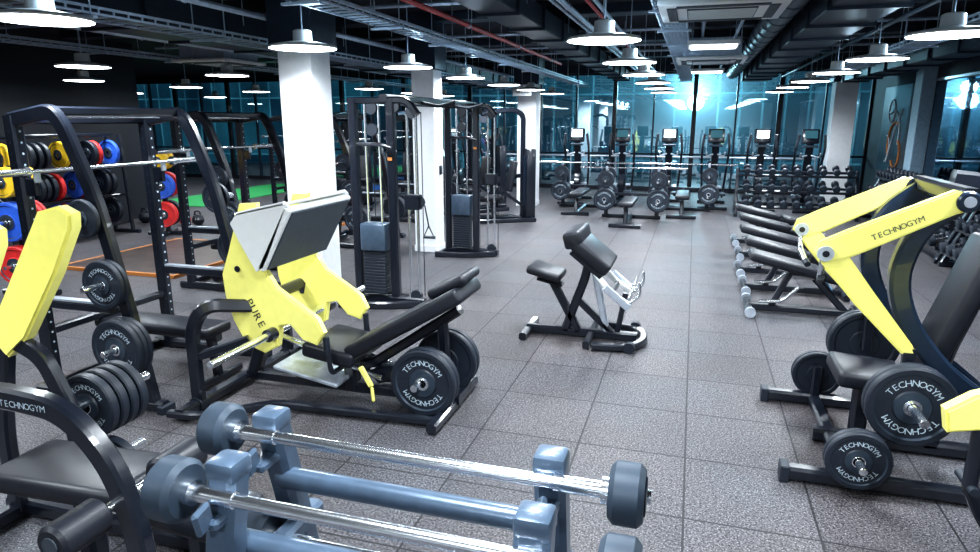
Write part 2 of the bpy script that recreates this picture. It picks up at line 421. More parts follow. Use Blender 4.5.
# pendant lamps
b=B('pendant_lamp')
b.lathe((0,0,0),(0,0,1),[(.295,.0),(.30,.012),(.29,.025),(.16,.05),(.085,.06),(.08,.15),(.06,.16),(0,.16)],WPL,32)
b.lathe((0,0,0),(0,0,1),[(.292,.002),(.2,-.006),(0,-.008)],LAMP,32)
b.cyl((0,0,.16),(0,0,ZC-2.62),.006,GAL,6)
lamp0=None
rows={-.75:[1.3,3.3,5.6,7.8,9.95,12.1,14.3,16.4],1.8:[1.6,3.8,6.0,8.15,10.3,12.45,14.6,16.8],-3.40:[5.4,7.7,9.85,12.0,14.1,16.3],-4.05:[1.2,3.42],-6.5:[8.3,10.5,12.7,15.0,17],-7.1:[2,4.2,6.45],-9.6:[4.3,6.5,8.7,11,13.2,15.5],-13:[13,16],-17:[13,16]}
for x,ys in rows.items():
    for y in ys+([-1.0] if x in(-.75,1.8,-4.05) else []):  # extra lamps behind the camera, unseen, added to light the near machines
        if lamp0 is None: lamp0=b.finish(loc=(x,y,2.62)); o=lamp0
        else: o=inst(lamp0,(x,y,2.62))
        ld=bpy.data.lights.new('pendant_light','AREA'); ld.shape='DISK'; ld.size=.5; ld.energy=(43 if x>-4.5 else 24); ld.color=(.88,.95,1); ld.spread=math.radians(160)
        lo=bpy.data.objects.new('bulb',ld); SC.collection.objects.link(lo); lo.parent=o; lo.location=(0,0,-.03)
        if -5<x and 3<y<11:
            lu=bpy.data.lights.new('uplight','POINT'); lu.energy=3.2; lu.shadow_soft_size=.06; lu.color=(.6,.82,1)
            lv=bpy.data.objects.new('uplight',lu); SC.collection.objects.link(lv); lv.parent=o; lv.location=(.13,0,.13)

# ------------------------------------------------------------------ leg press
b=B('leg_press_machine')
yn,yf=3.74,4.34; yc=4.04
b.rt([(-3.22,3.3,.05),(-3.22,4.78,.05)],.08,.07,BLK,0)
b.rt([(-3.3,3.3,.05),(-3.05,3.32,.05),(-2.7,3.66,.05),(-1.5,3.72,.05)],.05,.06,BLK,.12)
b.rt([(-3.3,4.78,.05),(-3.05,4.76,.05),(-2.7,4.46,.05),(-1.5,4.4,.05)],.05,.06,BLK,.12)
b.rt([(-1.5,3.6,.05),(-1.5,4.48,.05)],.07,.07,BLK,0)
b.rt([(-3.2,yc,.08),(-1.45,yc,.08)],.08,.08,BLK,0)
for y in (3.5,4.58):
    b.rt([(-3.22,y,.06),(-3.22,y,.6),(-3.1,y,.78),(-2.85,(y+yc)/2,.72)],.07,.09,BLK,.12)
    b.rt([(-3.2,y,.4),(-2.9,(y*2+yc)/3,.5)],.05,.06,BLK,0)
    b.cyl((-3.22,y-.04,.05),(-3.22,y+.04,.05),.055,RUB,14)
for y in (yc-.12,yc+.12): b.cyl((-3.1,y,.55),(-2.0,y,.22),.02,CHR,10)
b.bar((-2.82,yc-.02,.25),(-2.3,yc-.02,.16),.42,.03,SIL)
b.rt([(-3.15,yc,.1),(-2.95,yc,.62)],.1,.1,BLK,0)
ol=[(-2.90,1.45),(-2.77,1.46),(-2.78,1.2),(-2.76,1.03),(-2.66,.88),(-2.50,.78),(-2.36,.69),(-2.31,.59),(-2.37,.50),(-2.48,.53),(-2.57,.63),(-2.65,.61),(-2.68,.46),(-2.79,.40),(-2.94,.45),(-3.03,.62),(-3.08,.80),(-3.09,.95),(-3.02,1.12),(-2.96,1.28)]
b.prism(ol,yn-.045,yn+.02,YEL,.01); b.prism(ol,yf-.02,yf+.045,YEL,.01)
M=Matrix.Translation((-2.86,yn-.048,.68))@Matrix.Rotation(math.pi/2,4,'X')@Matrix.Rotation(math.radians(-62),4,'Z'); b.text('PURE',M,.085,BLK)
b.cyl((-2.95,yn-.05,1.0),(-2.95,yn-.055,1.0),.022,BLK,12)
b.cyl((-2.88,yn,.75),(-2.88,yf,.75),.045,BLK); b.cyl((-2.82,yn,1.2),(-2.82,yf,1.2),.03,BLK)
b.cyl((-2.7,3.05,.56),(-2.7,5.0,.56),.026,CHR,14,ch=.004); b.cyl((-2.7,yn-.12,.56),(-2.7,yn-.05,.56),.045,BLK); b.cyl((-2.7,yf+.05,.56),(-2.7,yf+.12,.56),.045,BLK)
p0=Vector((-2.66,yc-.1,1.04)); p1=Vector((-2.42,yc-.1,1.46)); 
b.bar(p0,p1,.80,.05,WPL,.012,up=(-.87,0,.5)); nn=Vector((.87,0,-.5))*.03
b.bar(p0*.96+p1*.04+nn,p0*.04+p1*.96+nn,.73,.012,GRY,.003,up=(-.87,0,.5))
hood=[(-2.42,1.47),(-2.45,1.50),(-2.80,1.42),(-2.86,1.34),(-2.80,1.22),(-2.69,1.03),(-2.62,1.06)]
b.prism(hood,yc-.5,yc-.46,WPL,.006); b.prism(hood,yc+.26,yc+.30,WPL,.006)
b.bar((-2.44,yc-.1,1.485),(-2.82,yc-.1,1.40),.80,.02,WPL,.006)
b.pad((-2.56,yc,.42),(-2.16,yc,.36),.50,.11); b.pad((-2.22,yc,.40),(-1.38,yc,.90),.46,.11)
b.pad((-1.62,yc,.86),(-1.36,yc,1.0),.34,.07)
b.rt([(-2.45,yc,.3),(-2.15,yc,.26),(-1.45,yc,.74)],.08,.07,BLK,.08)
b.rt([(-1.55,yc,.06),(-1.58,yc,.66)],.07,.07,BLK,0); b.rt([(-2.3,yc,.06),(-2.3,yc,.3)],.1,.1,BLK,0)
b.bar((-2.1,yc,.2),(-1.6,yc,.3),.16,.12,BLK,.03)
for y in (yc-.29,yc+.29):
    b.tube([(-2.3,yc,.28),(-2.3,y,.28),(-2.32,y,.5)],.018,BLK,.05); b.cyl((-2.32,y,.42),(-2.325,y,.55),.022,RUB)
b.bar((-2.10,3.80,.34),(-2.02,3.80,.20),.02,.045,YEL); b.bar((-2.02,3.80,.20),(-2.00,3.78,.10),.02,.035,YEL)
b.cyl((-1.66,3.7,.27),(-1.66,4.6,.27),.025,CHR)
for y in (3.88,3.82): b.plate((-1.64,y,.27),(0,-1,0),.235,.05,txt=(y==3.82))
for y in (4.26,4.32): b.plate((-1.64,y,.27),(0,1,0),.235,.05)
b.finish(origin=(-2.3,4.04,0))

# ------------------------------------------------------------------ squat rack (local)
def squat_rack(name='squat_rack',storage=True,bar=True):
    b=B(name); w=1.14
    for y in (0,w):
        b.rt([(0,y,0),(0,y,2.03)],.085,.10,BLK,0)
        b.rt([(0,y,2.0),(.36,y,2.06),(.44,y,1.96),(.63,y,1.48),(.78,y,.75),(.9,y,.05)],.07,.10,BLK,.16)
        b.rt([(-.15,y,.04),(1.0,y,.04)],.08,.08,BLK,0)
        b.box((1.0,y,.03),(.06,.12,.06),RUB)
        for k in range(22):
            z=.35+k*.075; b.cyl((.050,y,z),(.0515,y,z),.008,LET,8); b.cyl((0,y-.0435,z),(0,y-.0445,z),.007,RIM,8)
        b.rt([(.04,y,.72),(.66,y,.72)],.05,.06,BLK,0); b.box((.35,y,.76),(.6,.05,.02),SIL,bev=.003)
        b.box((.08,y,1.55),(.11,.04,.12),BLK); b.box((.14,y,1.62),(.02,.05,.08),SIL)
        s=-1 if y==0 else 1
        if storage:
            for (x,z,r,k) in ((.60,1.36,.13,1),(.74,.93,.165,2),(.83,.50,.205,3)):
                x-=.02; b.cyl((x,y,z),(x,y+s*.28,z),.022,CHR,12,ch=.004)
                for q in range(k): b.plate((x,y+s*(.075+q*.042),z),(0,s,0),r,.038,txt=(s<0 and q==k-1 and r>.15))
    for z,x in ((2.0,0),(2.06,.34),(.04,-.12),(.5,0)): b.rt([(x,0,z),(x,w,z)],.06,.06,BLK,0)
    b.tube([(.2,0,2.03),(.2,w,2.03)],.018,CHR,0)
    if bar: b.barbell((.16,w/2,1.66),(0,1,0),2.15)
    cx=.52;cy=.57
    b.pad((cx-.58,cy,.43),(cx+.52,cy,.43),.28,.08); b.rt([(cx-.5,cy,.37),(cx+.5,cy,.37)],.07,.06,BLK,0)
    for x in (-.42,.42): b.rt([(cx+x,cy,.37),(cx+x*1.1,cy,.05)],.07,.06,BLK,0); b.rt([(cx+x*1.1,cy-.25,.04),(cx+x*1.1,cy+.25,.04)],.06,.06,BLK,0)
    return b
r1=squat_rack().finish(loc=(-4.42,3.4,0)); 
inst(r1,(-5.75,6.35,0)); inst(r1,(-5.75,9.2,0)); inst(r1,(-5.75,12.0,0)); inst(r1,(-8.9,12.6,0))
b=B('lifting_platform'); b.box((0,0,.02),(1.9,2.2,.04),WOOD,bev=.004)
for s in (-1,1):
    b.box((s*.97,0,.021),(.045,2.3,.046),ORA,bev=.003); b.box((0,s*1.12,.021),(1.9,.045,.046),ORA,bev=.003)
pf=b.finish(loc=(-7.3,7.8,0)); inst(pf,(-7.4,10.9,0))
simple_box('turf_strip',(-11.9,15.4,.01),(1.8,5.4,.02),TURF,.003)
simple_box('exercise_mat',(-9.6,17.6,.012),(1.6,2.0,.024),BLUF,.004)

b=B('bumper_plate_rack')
for y in (0,2.2):
    for x in (-.2,.2): b.rt([(x,y,0),(x*.7,y,1.75)],.06,.06,BLK,0)
    b.rt([(-.3,y,.03),(.35,y,.03)],.07,.06,BLK,0)
cols=[RUB,RB,RUB,RUB,BB,RUB,RB,RUB,RUB,BB,RUB]
for j,z in enumerate((.2,.7,1.2)):
    for x in (-.16,.16): b.rt([(x,0,z),(x,2.2,z)],.04,.05,BLK,0)
    k=0;y=.15
    while y<2.1:
        m_=cols[(k*3+j*2)%11]
        if j==2 and k in (0,4): m_=YB
        b.plate((0,y,z+.24),(0,-1,0),.22,.07,m_); y+=random.choice((.09,.13,.35)); k+=1
b.rt([(0,0,1.75),(0,2.2,1.75)],.06,.06,BLK,0)
br=b.finish(loc=(-9.9,7.2,0)); inst(br,(-9.9,4.4,0))
b=B('plate_tree')
b.rt([(0,0,0),(0,0,1.5)],.08,.08,BLK,0)
for a in (0,90): 
    c=Vector((math.cos(math.radians(a)),math.sin(math.radians(a)),0)); b.rt([-c*.35+Vector((0,0,.03)),c*.35+Vector((0,0,.03))],.07,.06,BLK,0)
for z,m1,m2 in ((.38,RB,RUB),(.88,BB,RB),(1.32,YB,YB)):
    for s,m in ((-1,m1),(1,m2)):
        b.cyl((0,0,z),(0,s*.32,z),.022,CHR); 
        for q in range(2): b.plate((0,s*(.09+q*.07),z),(0,s,0),.225 if z<1.2 else .17,.06,m)
pt=b.finish(loc=(-7.35,5.55,0),rotz=.2); inst(pt,(-8.9,9.4,0),.4)

# ------------------------------------------------------------------ cable crossover
b=B('cable_crossover_machine')
for y,s in ((0,1),(2.85,-1)):
    b.rt([(-.38,y,0),(-.38,y,2.22)],.08,.10,BLK,0); b.rt([(.06,y,0),(.06,y,2.22)],.08,.10,BLK,0)
    b.rt([(-.5,y-.28,.04),(.0,y-.22,.04),(.42,y,.04),(.0,y+.22,.04),(-.5,y+.28,.04)],.08,.07,BLK,.15)
    b.rt([(-.45,y-.28,.04),(-.45,y+.28,.04)],.07,.07,BLK,0)
    b.rt([(-.4,y,.06),(.4,y,.06)],.09,.08,BLK,0)
    b.rt([(-.42,y,2.2),(.25,y,2.2),(.36,y,2.05)],.07,.07,BLK,.08)
    for x in (-.24,-.08): b.cyl((x,y,.1),(x,y,2.18),.013,CHR,10)
    for k in range(16): b.box((-.16,y,.14+k*.034),(.26,.14,.030),RUB,bev=.004)
    b.box((-.16,y,.76),(.3,.2,.30),BLU,bev=.02,seg=2)
    for x in (.24,.34): b.cyl((x,y,.06),(x,y,2.12),.016,CHR,12)
    b.box((.29,y,1.15),(.17,.1,.16),BLK,bev=.01); b.lathe((.36,y-.02,1.15),(0,1,0),[(0,0),(.06,0),(.045,.02),(.06,.04),(0,.04)],RUB,18)
    for x,z in ((-.16,2.12),(.3,2.08),(.1,2.14),(.3,.12),(-.16,1.9)): b.lathe((x,y-.02,z),(0,1,0),[(0,0),(.065,0),(.05,.02),(.065,.04),(0,.04)],RUB,18)
    b.cyl((-.16,y,.95),(-.16,y,2.1),.005,BLK,6); b.cyl((.4,y,.12),(.4,y,2.08),.005,BLK,6)
    b.tube([(.42,y,1.12),(.46,y,.9),(.40,y,.78),(.52,y,.78),(.46,y,.9)],.008,BLK,0,8); b.cyl((.40,y,.78),(.53,y,.78),.017,RUB)
    b.tube([(-.38,y,1.75),(.0,y-.14,1.75),(.12,y-.14,1.72)],.018,BLK,.05)
    b.box((.06,y-.055,1.6),(.05,.01,.035),ORA,bev=.002)
b.rt([(0,-.05,2.22),(0,2.9,2.22)],.09,.08,BLK,.0)
b.rt([(-.38,0,2.2),(-.38,2.85,2.2)],.06,.06,BLK,0)
for y in (.9,1.95): b.tube([(0,y,2.2),(.25,y,2.15),(.45,y,2.2)],.02,RUB,.05)
b.finish(loc=(-3.1,6.4,0))

# ------------------------------------------------------------------ preacher curl bench
b=B('preacher_curl_bench'); y=5.88
b.rt([(-1.42,y,.05),(-.38,y,.05)],.08,.08,BLK,0)
b.rt([(-1.4,y-.27,.04),(-1.4,y+.27,.04)],.07,.07,BLK,0)
b.rt([(-.75,y-.34,.04),(-.42,y-.30,.04),(-.32,y-.1,.04),(-.32,y+.1,.04),(-.42,y+.30,.04),(-.75,y+.34,.04)],.06,.07,BLK,.14)
b.rt([(-.8,y-.34,.04),(-.8,y+.34,.04)],.06,.07,BLK,0)
b.rt([(-.92,y,.06),(-1.2,y,.56)],.08,.07,BLK,0)
b.rt([(-1.32,y,.55),(-1.08,y,.50)],.12,.03,BLK,0)
b.pad((-1.40,y,.66),(-1.08,y,.58),.34,.08)
b.rt([(-1.05,y,.06),(-.86,y,.62),(-.84,y,.82)],.08,.08,BLK,.1)
b.rt([(-.95,y,.38),(-.60,y,.06)],.06,.06,BLK,0)
b.pad((-1.0,y,.98),(-.64,y,.70),.56,.12); b.pad((-1.04,y,.95),(-.88,y,.99),.56,.15)
b.bar((-.98,y,.86),(-.70,y,.64),.46,.05,BLK)
b.rt([(-.66,y,.08),(-.80,y,.70)],.06,.06,SIL,0)
for s in (-1,1):
    b.rt([(-.78,y+s*.2,.70),(-.60,y+s*.22,.50),(-.46,y+s*.22,.42)],.04,.05,WPL,.06)
    b.tube([(-.46,y+s*.22,.42),(-.36,y+s*.22,.50),(-.37,y+s*.22,.62)],.016,CHR,.04)
    b.bar((-.66,y+s*.3,.58),(-.44,y+s*.3,.40),.015,.07,SIL)
b.rt([(-.6,y-.24,.5),(-.6,y+.24,.5)],.04,.05,BLK,0)
b.tube([(-.44,y-.4,.51),(-.44,y-.15,.51),(-.41,y-.08,.51),(-.47,y+.08,.51),(-.44,y+.15,.51),(-.44,y+.4,.51)],.014,CHR,.03)
b.rt([(-.56,y,.08),(-.50,y,.46)],.05,.05,BLK,0)
for s in (-1,1): b.cyl((-.42,y+s*.32-.03,.05),(-.42,y+s*.32+.03,.05),.05,RUB,14)
b.finish(origin=(-.9,5.88,0))

# ------------------------------------------------------------------ adjustable benches
b=B('adjustable_bench')
b.pad((-.55,0,.62),(.14,0,.47),.34,.09); b.pad((.18,0,.46),(.50,0,.40),.34,.09)
b.rt([(-.42,0,.55),(.2,0,.40),(.48,0,.34)],.07,.06,BLK,.05)
b.rt([(-.52,0,.05),(.55,0,.05)],.08,.07,BLK,0)
b.rt([(-.52,-.3,.04),(-.52,.3,.04)],.07,.07,BLK,0); b.rt([(.55,-.24,.04),(.55,.24,.04)],.07,.07,BLK,0)
b.rt([(.42,0,.06),(.10,0,.40)],.07,.07,BLK,0); b.rt([(-.3,0,.06),(-.12,0,.48)],.06,.06,BLK,0)
b.tube([(-.05,-.05,.3),(-.2,-.05,.14),(-.42,-.05,.12)],.02,CHR,.05)
for s in (-1,1): b.cyl((-.52,s*.3-.02,.06),(-.52,s*.3+.02,.06),.055,SIL,14)
b.cyl((.52,-.02,.4),(.60,-.02,.4),.02,CHR)
ab=None
for (x,y) in ((1.20,7.3),(1.22,8.2),(1.22,9.15),(1.28,10.25),(1.28,11.4)):
    if ab is None: ab=b.finish(loc=(x,y,0))
    else: inst(ab,(x,y,0))

# ------------------------------------------------------------------ chest press (right)
def chest_press():
    b=B('chest_press_machine'); yc=4.28
    for y in (3.72,4.86): b.rt([(.62,y,.05),(2.2,y,.05)],.08,.08,BLK,0); b.box((.62,y,.05),(.05,.1,.1),RUB)
    b.rt([(.95,3.72,.05),(.95,4.86,.05)],.08,.07,BLK,0); b.rt([(2.15,3.72,.05),(2.15,4.86,.05)],.08,.07,BLK,0)
    b.rt([(.85,yc,.05),(2.15,yc,.05)],.09,.08,BLK,0)
    b.rt([(1.1,yc,.06),(1.1,yc,.42)],.09,.09,BLK,0)
    b.pad((.92,yc,.50),(1.32,yc,.47),.42,.10); b.pad((1.38,yc,.52),(1.64,yc,1.36),.34,.10,up=(-1,0,.3))
    b.rt([(1.5,yc,.06),(1.48,yc,.6),(1.72,yc,1.45),(1.6,yc,1.66),(1.4,yc,1.68)],.09,.1,BLK,.15)
    b.rt([(2.1,yc,.06),(1.72,yc,1.4)],.08,.08,BLK,0)
    b.rt([(1.36,3.86,1.62),(1.36,4.70,1.62)],.09,.09,BLK,0)
    for s in (-1,1):
        y=yc+s*.33
        b.rt([(1.36,y,1.60),(1.17,y,1.44),(1.10,y,1.17),(1.18,y,.92),(1.38,y,.66),(1.75,y,.4),(2.1,y,.06)],.085,.105,NVY,.22)
        ya=yc+s*.42
        b.cyl((1.34,ya-.05,1.60),(1.34,ya+.05,1.60),.055,NVY,18,ch=.01); b.cyl((1.34,ya-.055,1.60),(1.34,ya+.055,1.60),.028,SIL,14)
        up=[(1.38,1.63),(1.28,1.655),(.82,1.43),(.69,1.36),(.67,1.29),(.74,1.245),(.86,1.29),(1.30,1.535),(1.38,1.56)]
        b.prism(up,ya-.03,ya+.03,YEL,.01)
        lo=[(.69,1.33),(.80,1.34),(.98,1.10),(1.20,.82),(1.22,.77),(1.15,.77),(.90,1.02),(.71,1.24)]
        b.prism(lo,ya-.026,ya+.026,YEL,.01)
        if s<0: b.text('TECHNOGYM',Matrix.Translation((1.05,ya-.032,1.44))@Matrix.Rotation(math.pi/2,4,'X')@Matrix.Rotation(math.radians(27),4,'Z'),.042,NVY)
        b.cyl((.72,ya-.045,1.30),(.72,ya+.045,1.30),.042,SIL,16); b.cyl((.72,ya-.05,1.30),(.72,ya+.05,1.30),.018,BLK,12)
        b.tube([(.72,ya,1.30),(.72,ya-s*.04,1.18),(.74,ya-s*.16,1.12)],.016,CHR,.04); b.cyl((.73,ya-s*.06,1.15),(.75,ya-s*.2,1.10),.02,RUB)
        b.rt([(1.19,ya,.8),(1.20,ya,.5)],.05,.06,BLK,0)
        b.cyl((1.20,ya,.52),(1.20,ya+s*.36,.52),.025,CHR,14,ch=.005)
        b.plate((1.20,ya+s*.08,.52),(0,s,0),.222,.05); b.plate((1.20,ya+s*.135,.52),(0,s,0),.222,.05,txt=(s<0))
        yb=yc+s*.57
        b.rt([(.95,yb,.05),(.95,yb,.3)],.06,.06,BLK,0); b.cyl((.96,yb,.22),(.96,yb+s*.22,.22),.022,CHR,12,ch=.004)
        for q in range(2): b.plate((.96,yb+s*(.05+q*.042),.22),(0,s,0),.165,.038,txt=(s<0 and q==1))
    return b
chest_press().finish(origin=(1.4,4.28,0))
b=B('low_row_machine')
b.rt([(1.45,2.5,.05),(2.5,2.5,.05)],.08,.08,BLK,0); b.rt([(1.45,3.3,.05),(2.5,3.3,.05)],.08,.08,BLK,0); b.rt([(1.6,2.5,.05),(1.6,3.3,.05)],.08,.08,BLK,0)
b.rt([(2.4,2.5,.05),(2.4,3.3,.05)],.08,.08,BLK,0)
for y in (2.6,3.05):
    b.prism([(1.12,.70),(1.10,.80),(1.2,.88),(1.65,1.05),(1.72,.98),(1.68,.9),(1.3,.74)],y-.04,y+.04,YEL,.012)
    b.rt([(1.68,y,.98),(1.9,y,.6),(1.85,y,.06)],.06,.08,BLK,.15)
    b.cyl((1.25,y,.74),(1.25,y,.45),.03,BLK); b.cyl((1.25,y-.06,.45),(1.25,y+.12,.45),.02,RUB)
    b.rt([(1.5,y,.06),(1.32,y,.3),(1.25,y,.45)],.05,.06,BLK,.1)
b.rt([(1.8,2.6,.7),(1.8,3.05,.7)],.06,.06,BLK,0); b.pad((1.7,2.82,.5),(2.1,2.82,.5),.35,.09); b.rt([(1.9,2.82,.06),(1.9,2.82,.45)],.09,.09,BLK,0)
b.finish(origin=(1.9,2.9,0))

# ------------------------------------------------------------------ plate loaded leg curl machine (lower left)
b=B('leg_curl_machine')
yy=1.53
b.rt([(-2.75,yy,.98),(-2.3,yy,1.07),(-1.97,yy,1.05),(-1.81,yy,.9),(-1.73,yy,.68),(-1.71,yy,.4),(-1.71,yy,.05)],.06,.085,BLK,.14)
b.rt([(-2.75,yy,.98),(-3.0,yy,.5),(-3.05,yy,.05)],.06,.085,BLK,.12)
for y in (yy,2.2): b.rt([(-3.3,y,.05),(-1.62,y,.05)],.07,.08,BLK,0)
b.rt([(-1.69,yy,.05),(-1.69,2.2,.05)],.06,.07,BLK,0); b.rt([(-3.2,yy,.05),(-3.2,2.2,.05)],.07,.08,BLK,0)
b.text('TECHNOGYM',Matrix.Translation((-2.12,yy-.033,1.045))@Matrix.Rotation(math.pi/2,4,'X'),.034,LET)
b.cyl((-1.77,1.26,.75),(-1.77,2.0,.75),.016,CHR)
for y0,y1 in ((1.26,1.44),(1.68,1.88)): b.cyl((-1.77,y0,.75),(-1.77,y1,.75),.062,PAD,20,ch=.012); b.cyl((-1.77,y0-.004,.75),(-1.77,y1+.004,.75),.03,GRY,12)
b.pad((-1.86,1.76,.60),(-1.47,1.76,.58),.26,.09); b.rt([(-1.68,1.76,.06),(-1.68,1.76,.56)],.08,.08,BLK,0)
b.text('PURE STRENGTH',Matrix.Translation((-1.51,1.76,.628))@Matrix.Rotation(math.radians(90),4,'Z'),.022,LET)
b.pad((-2.7,1.86,.55),(-2.0,1.86,.58),.34,.09)
b.rt([(-2.35,1.86,.06),(-2.35,1.86,.52)],.09,.09,BLK,0)
def yarm(y,dx):
    b.prism([(-2.60+dx,1.64),(-2.53+dx,1.61),(-2.54+dx,1.54),(-2.67+dx,1.33),(-2.91+dx,1.01),(-3.05+dx,.90),(-3.13+dx,.98),(-3.05+dx,1.15),(-2.82+dx,1.47),(-2.72+dx,1.61)],y-.035,y+.035,YEL,.012)
yarm(2.16,0); yarm(1.74,0.12)
for y,dx in ((2.16,0),(1.74,.12)):
    b.rt([(-3.08+dx,y,.98),(-3.2,y,.5),(-3.2,y,.05)],.06,.08,BLK,.15)
b.rt([(-3.06,2.16,1.0),(-2.86,2.16,.92),(-2.74,2.16,.66)],.05,.09,BLK,.08)
b.cyl((-2.74,2.1,.66),(-2.74,2.62,.66),.024,CHR)
for y in (2.26,2.32,2.38,2.44): b.plate((-2.74,y,.64),(0,-1,0),.165,.048,txt=(y==2.26))
b.cyl((-2.70,2.1,.34),(-2.70,2.5,.34),.022,CHR); b.rt([(-2.74,2.16,.66),(-2.70,2.16,.05)],.06,.07,BLK,0)
for y in (2.26,2.32): b.plate((-2.70,y,.30),(0,-1,0),.15,.045)
b.finish(origin=(-2.4,1.85,0))

# ------------------------------------------------------------------ barbell rack (front)
b=B('barbell_rack')
for xi,(xf,xb) in enumerate(((-1.09,-1.15),(-.28,-.30))):
    for x,y,yb in ((xf,1.26,1.05),(xb,1.53,1.78)):
        b.rt([(x,yb,.06),(x,y,1.12)],.085,.085,BLU,0)
        b.box((x,y,1.13),(.088,.088,.06),BLU,bev=.015,seg=2)
        for z,off in ((1.07,0),(.72,.07),(.38,.14)):
            yo=(y-off*1.0 if y<1.4 else y+off)
            b.bar((x,yo+.01,z-.05),(x,yo-.10,z-.05),.06,.03,BLU); b.bar((x,yo-.10,z-.06),(x,yo-.115,z+.01),.06,.02,BLU,up=(1,0,0))
    x=(xf+xb)/2
    b.rt([(x,.92,.04),(x,1.92,.04)],.12,.08,BLU,0)
    b.rt([(x,1.12,.75),(x,1.68,.75)],.06,.06,BLU,0)
b.cyl((-1.09,1.28,.90),(-.27,1.28,.90),.034,BLU,18); b.cyl((-1.15,1.55,.93),(-.29,1.55,.93),.034,BLU,18); b.cyl((-1.1,1.42,.3),(-.27,1.42,.3),.034,BLU,18)
def fixedbar(c,L=1.28,r=.082,hw=.085):
    c=Vector(c); b.cyl(c-Vector((L/2,0,0)),c+Vector((L/2,0,0)),.018,CHR,16)
    for s in (-1,1):
        p=c+Vector((s*(L/2-.1),0,0)); q=c+Vector((s*(L/2-.1+hw),0,0))
        b.cyl(p,q,r,RIM,28,ch=.014)
        b.cyl(q,q+Vector((s*.004,0,0)),r*.62,RUB,20); b.cyl(p-Vector((s*.02,0,0)),p,.034,CHR,16)
        b.cyl(c+Vector((s*(L/2-.24),0,0)),p,.022,CHR,16)
fixedbar((-.65,1.20,1.08),1.24); fixedbar((-.69,1.475,1.105),1.30,.078)
fixedbar((-.66,1.13,.735),1.24); fixedbar((-.66,1.52,.735),1.24)
b.finish(origin=(-.65,1.4,0))

# ------------------------------------------------------------------ cardio row
def elliptical(scr):
    b=B('elliptical_trainer')
    b.rt([(0,-.75,.04),(0,.65,.04)],.12,.08,BLK,0); b.rt([(-.32,-.72,.04),(.32,-.72,.04)],.09,.07,BLK,0); b.rt([(-.32,.6,.04),(.32,.6,.04)],.09,.07,BLK,0)
    b.lathe((-.09,.35,.42),(1,0,0),[(0,0),(.28,0),(.33,.03),(.33,.15),(.28,.18),(0,.18)],BLK,24)
    b.lathe((-.095,.35,.42),(1,0,0),[(0,0),(.12,0)],SIL,20)
    b.rt([(0,.3,.5),(0,.05,1.3),(0,-.02,1.5)],.16,.14,BLK,.1)
    b.bar((0,-.06,1.48),(0,.02,1.80),.36,.08,BLK,.03,up=(0,-1,0),seg=2); b.bar((0,-.105,1.60),(0,-.06,1.77),.26,.008,scr,.002,up=(0,-1,0))
    b.box((0,-.09,1.42),(.3,.14,.05),RIM,bev=.01)
    for s in (-1,1):
        b.tube([(s*.20,-.45,.28),(s*.24,.25,.30),(s*.28,.12,.9),(s*.30,-.12,1.35),(s*.26,-.2,1.68)],.026,BLK,.12,10)
        b.cyl((s*.295,-.13,1.40),(s*.26,-.2,1.68),.03,GRY); b.box((s*.20,-.35,.33),(.16,.38,.05),RUB,bev=.015)
        b.tube([(s*.05,-.05,1.22),(s*.2,-.16,1.18),(s*.2,-.26,1.28)],.018,SIL,.05,10)
        b.cyl((s*.1,.35,.42),(s*.2,.35,.42),.04,SIL)
    return b
eA=elliptical(SCR).finish(loc=(-2.75,16.4,0)); eB=elliptical(SCR2).finish(loc=(-1.65,16.4,0))
for x,e in ((-.55,eA),(.5,eB),(1.5,eA),(2.5,eB),(-4.95,eB),(-6.0,eB)): inst(e,(x,16.4,0))
b=B('window_guard_rail')
b.cyl((-6,0,1.0),(3.1,0,1.0),.025,SIL,10)
for i in range(8): b.cyl((-6+i*1.3,0,0),(-6+i*1.3,0,1.0),.02,SIL,8)
b.finish(loc=(0,19.2,0))

# ------------------------------------------------------------------ olympic benches
b=B('olympic_bench')
b.pad((0,-.95,.44),(0,.3,.44),.28,.09)
b.rt([(0,-.9,.05),(0,.5,.05)],.08,.07,BLK,0); b.rt([(0,-.8,.05),(0,-.7,.38)],.08,.07,BLK,0); b.rt([(-.3,-.9,.04),(.3,-.9,.04)],.07,.07,BLK,0)
b.rt([(0,-.9,.37),(0,.4,.37)],.07,.05,BLK,0); b.rt([(-.6,.45,.04),(.6,.45,.04)],.08,.07,BLK,0)
for s in (-1,1):
    b.rt([(s*.52,.45,.04),(s*.52,.42,1.12)],.07,.08,BLK,0); b.box((s*.52,.36,1.0),(.05,.1,.04),SIL); b.box((s*.52,.31,1.04),(.05,.02,.08),SIL)
    b.cyl((s*.52,.38,.35),(s*.52,.05,.35),.022,CHR); b.cyl((s*.52,.38,.78),(s*.52,.1,.78),.022,CHR)
    for q in range(4): b.plate((s*.54,.36-q*.05,.40),(0,-1,0),.225,.044,txt=(q==3))
    for q in range(2): b.plate((s*.54,.36-q*.05,.80),(0,-1,0),.17,.044)
b.rt([(-.52,.45,.5),(.52,.45,.5)],.06,.06,BLK,0); b.rt([(0,.35,.38),(0,.45,.5)],.06,.06,BLK,0)
b.barbell((0,.36,1.045),(1,0,0),2.15)
ob=b.finish(loc=(-1.15,13.4,0)); inst(ob,(-2.35,14.85,0)); inst(ob,(-.15,14.95,0))

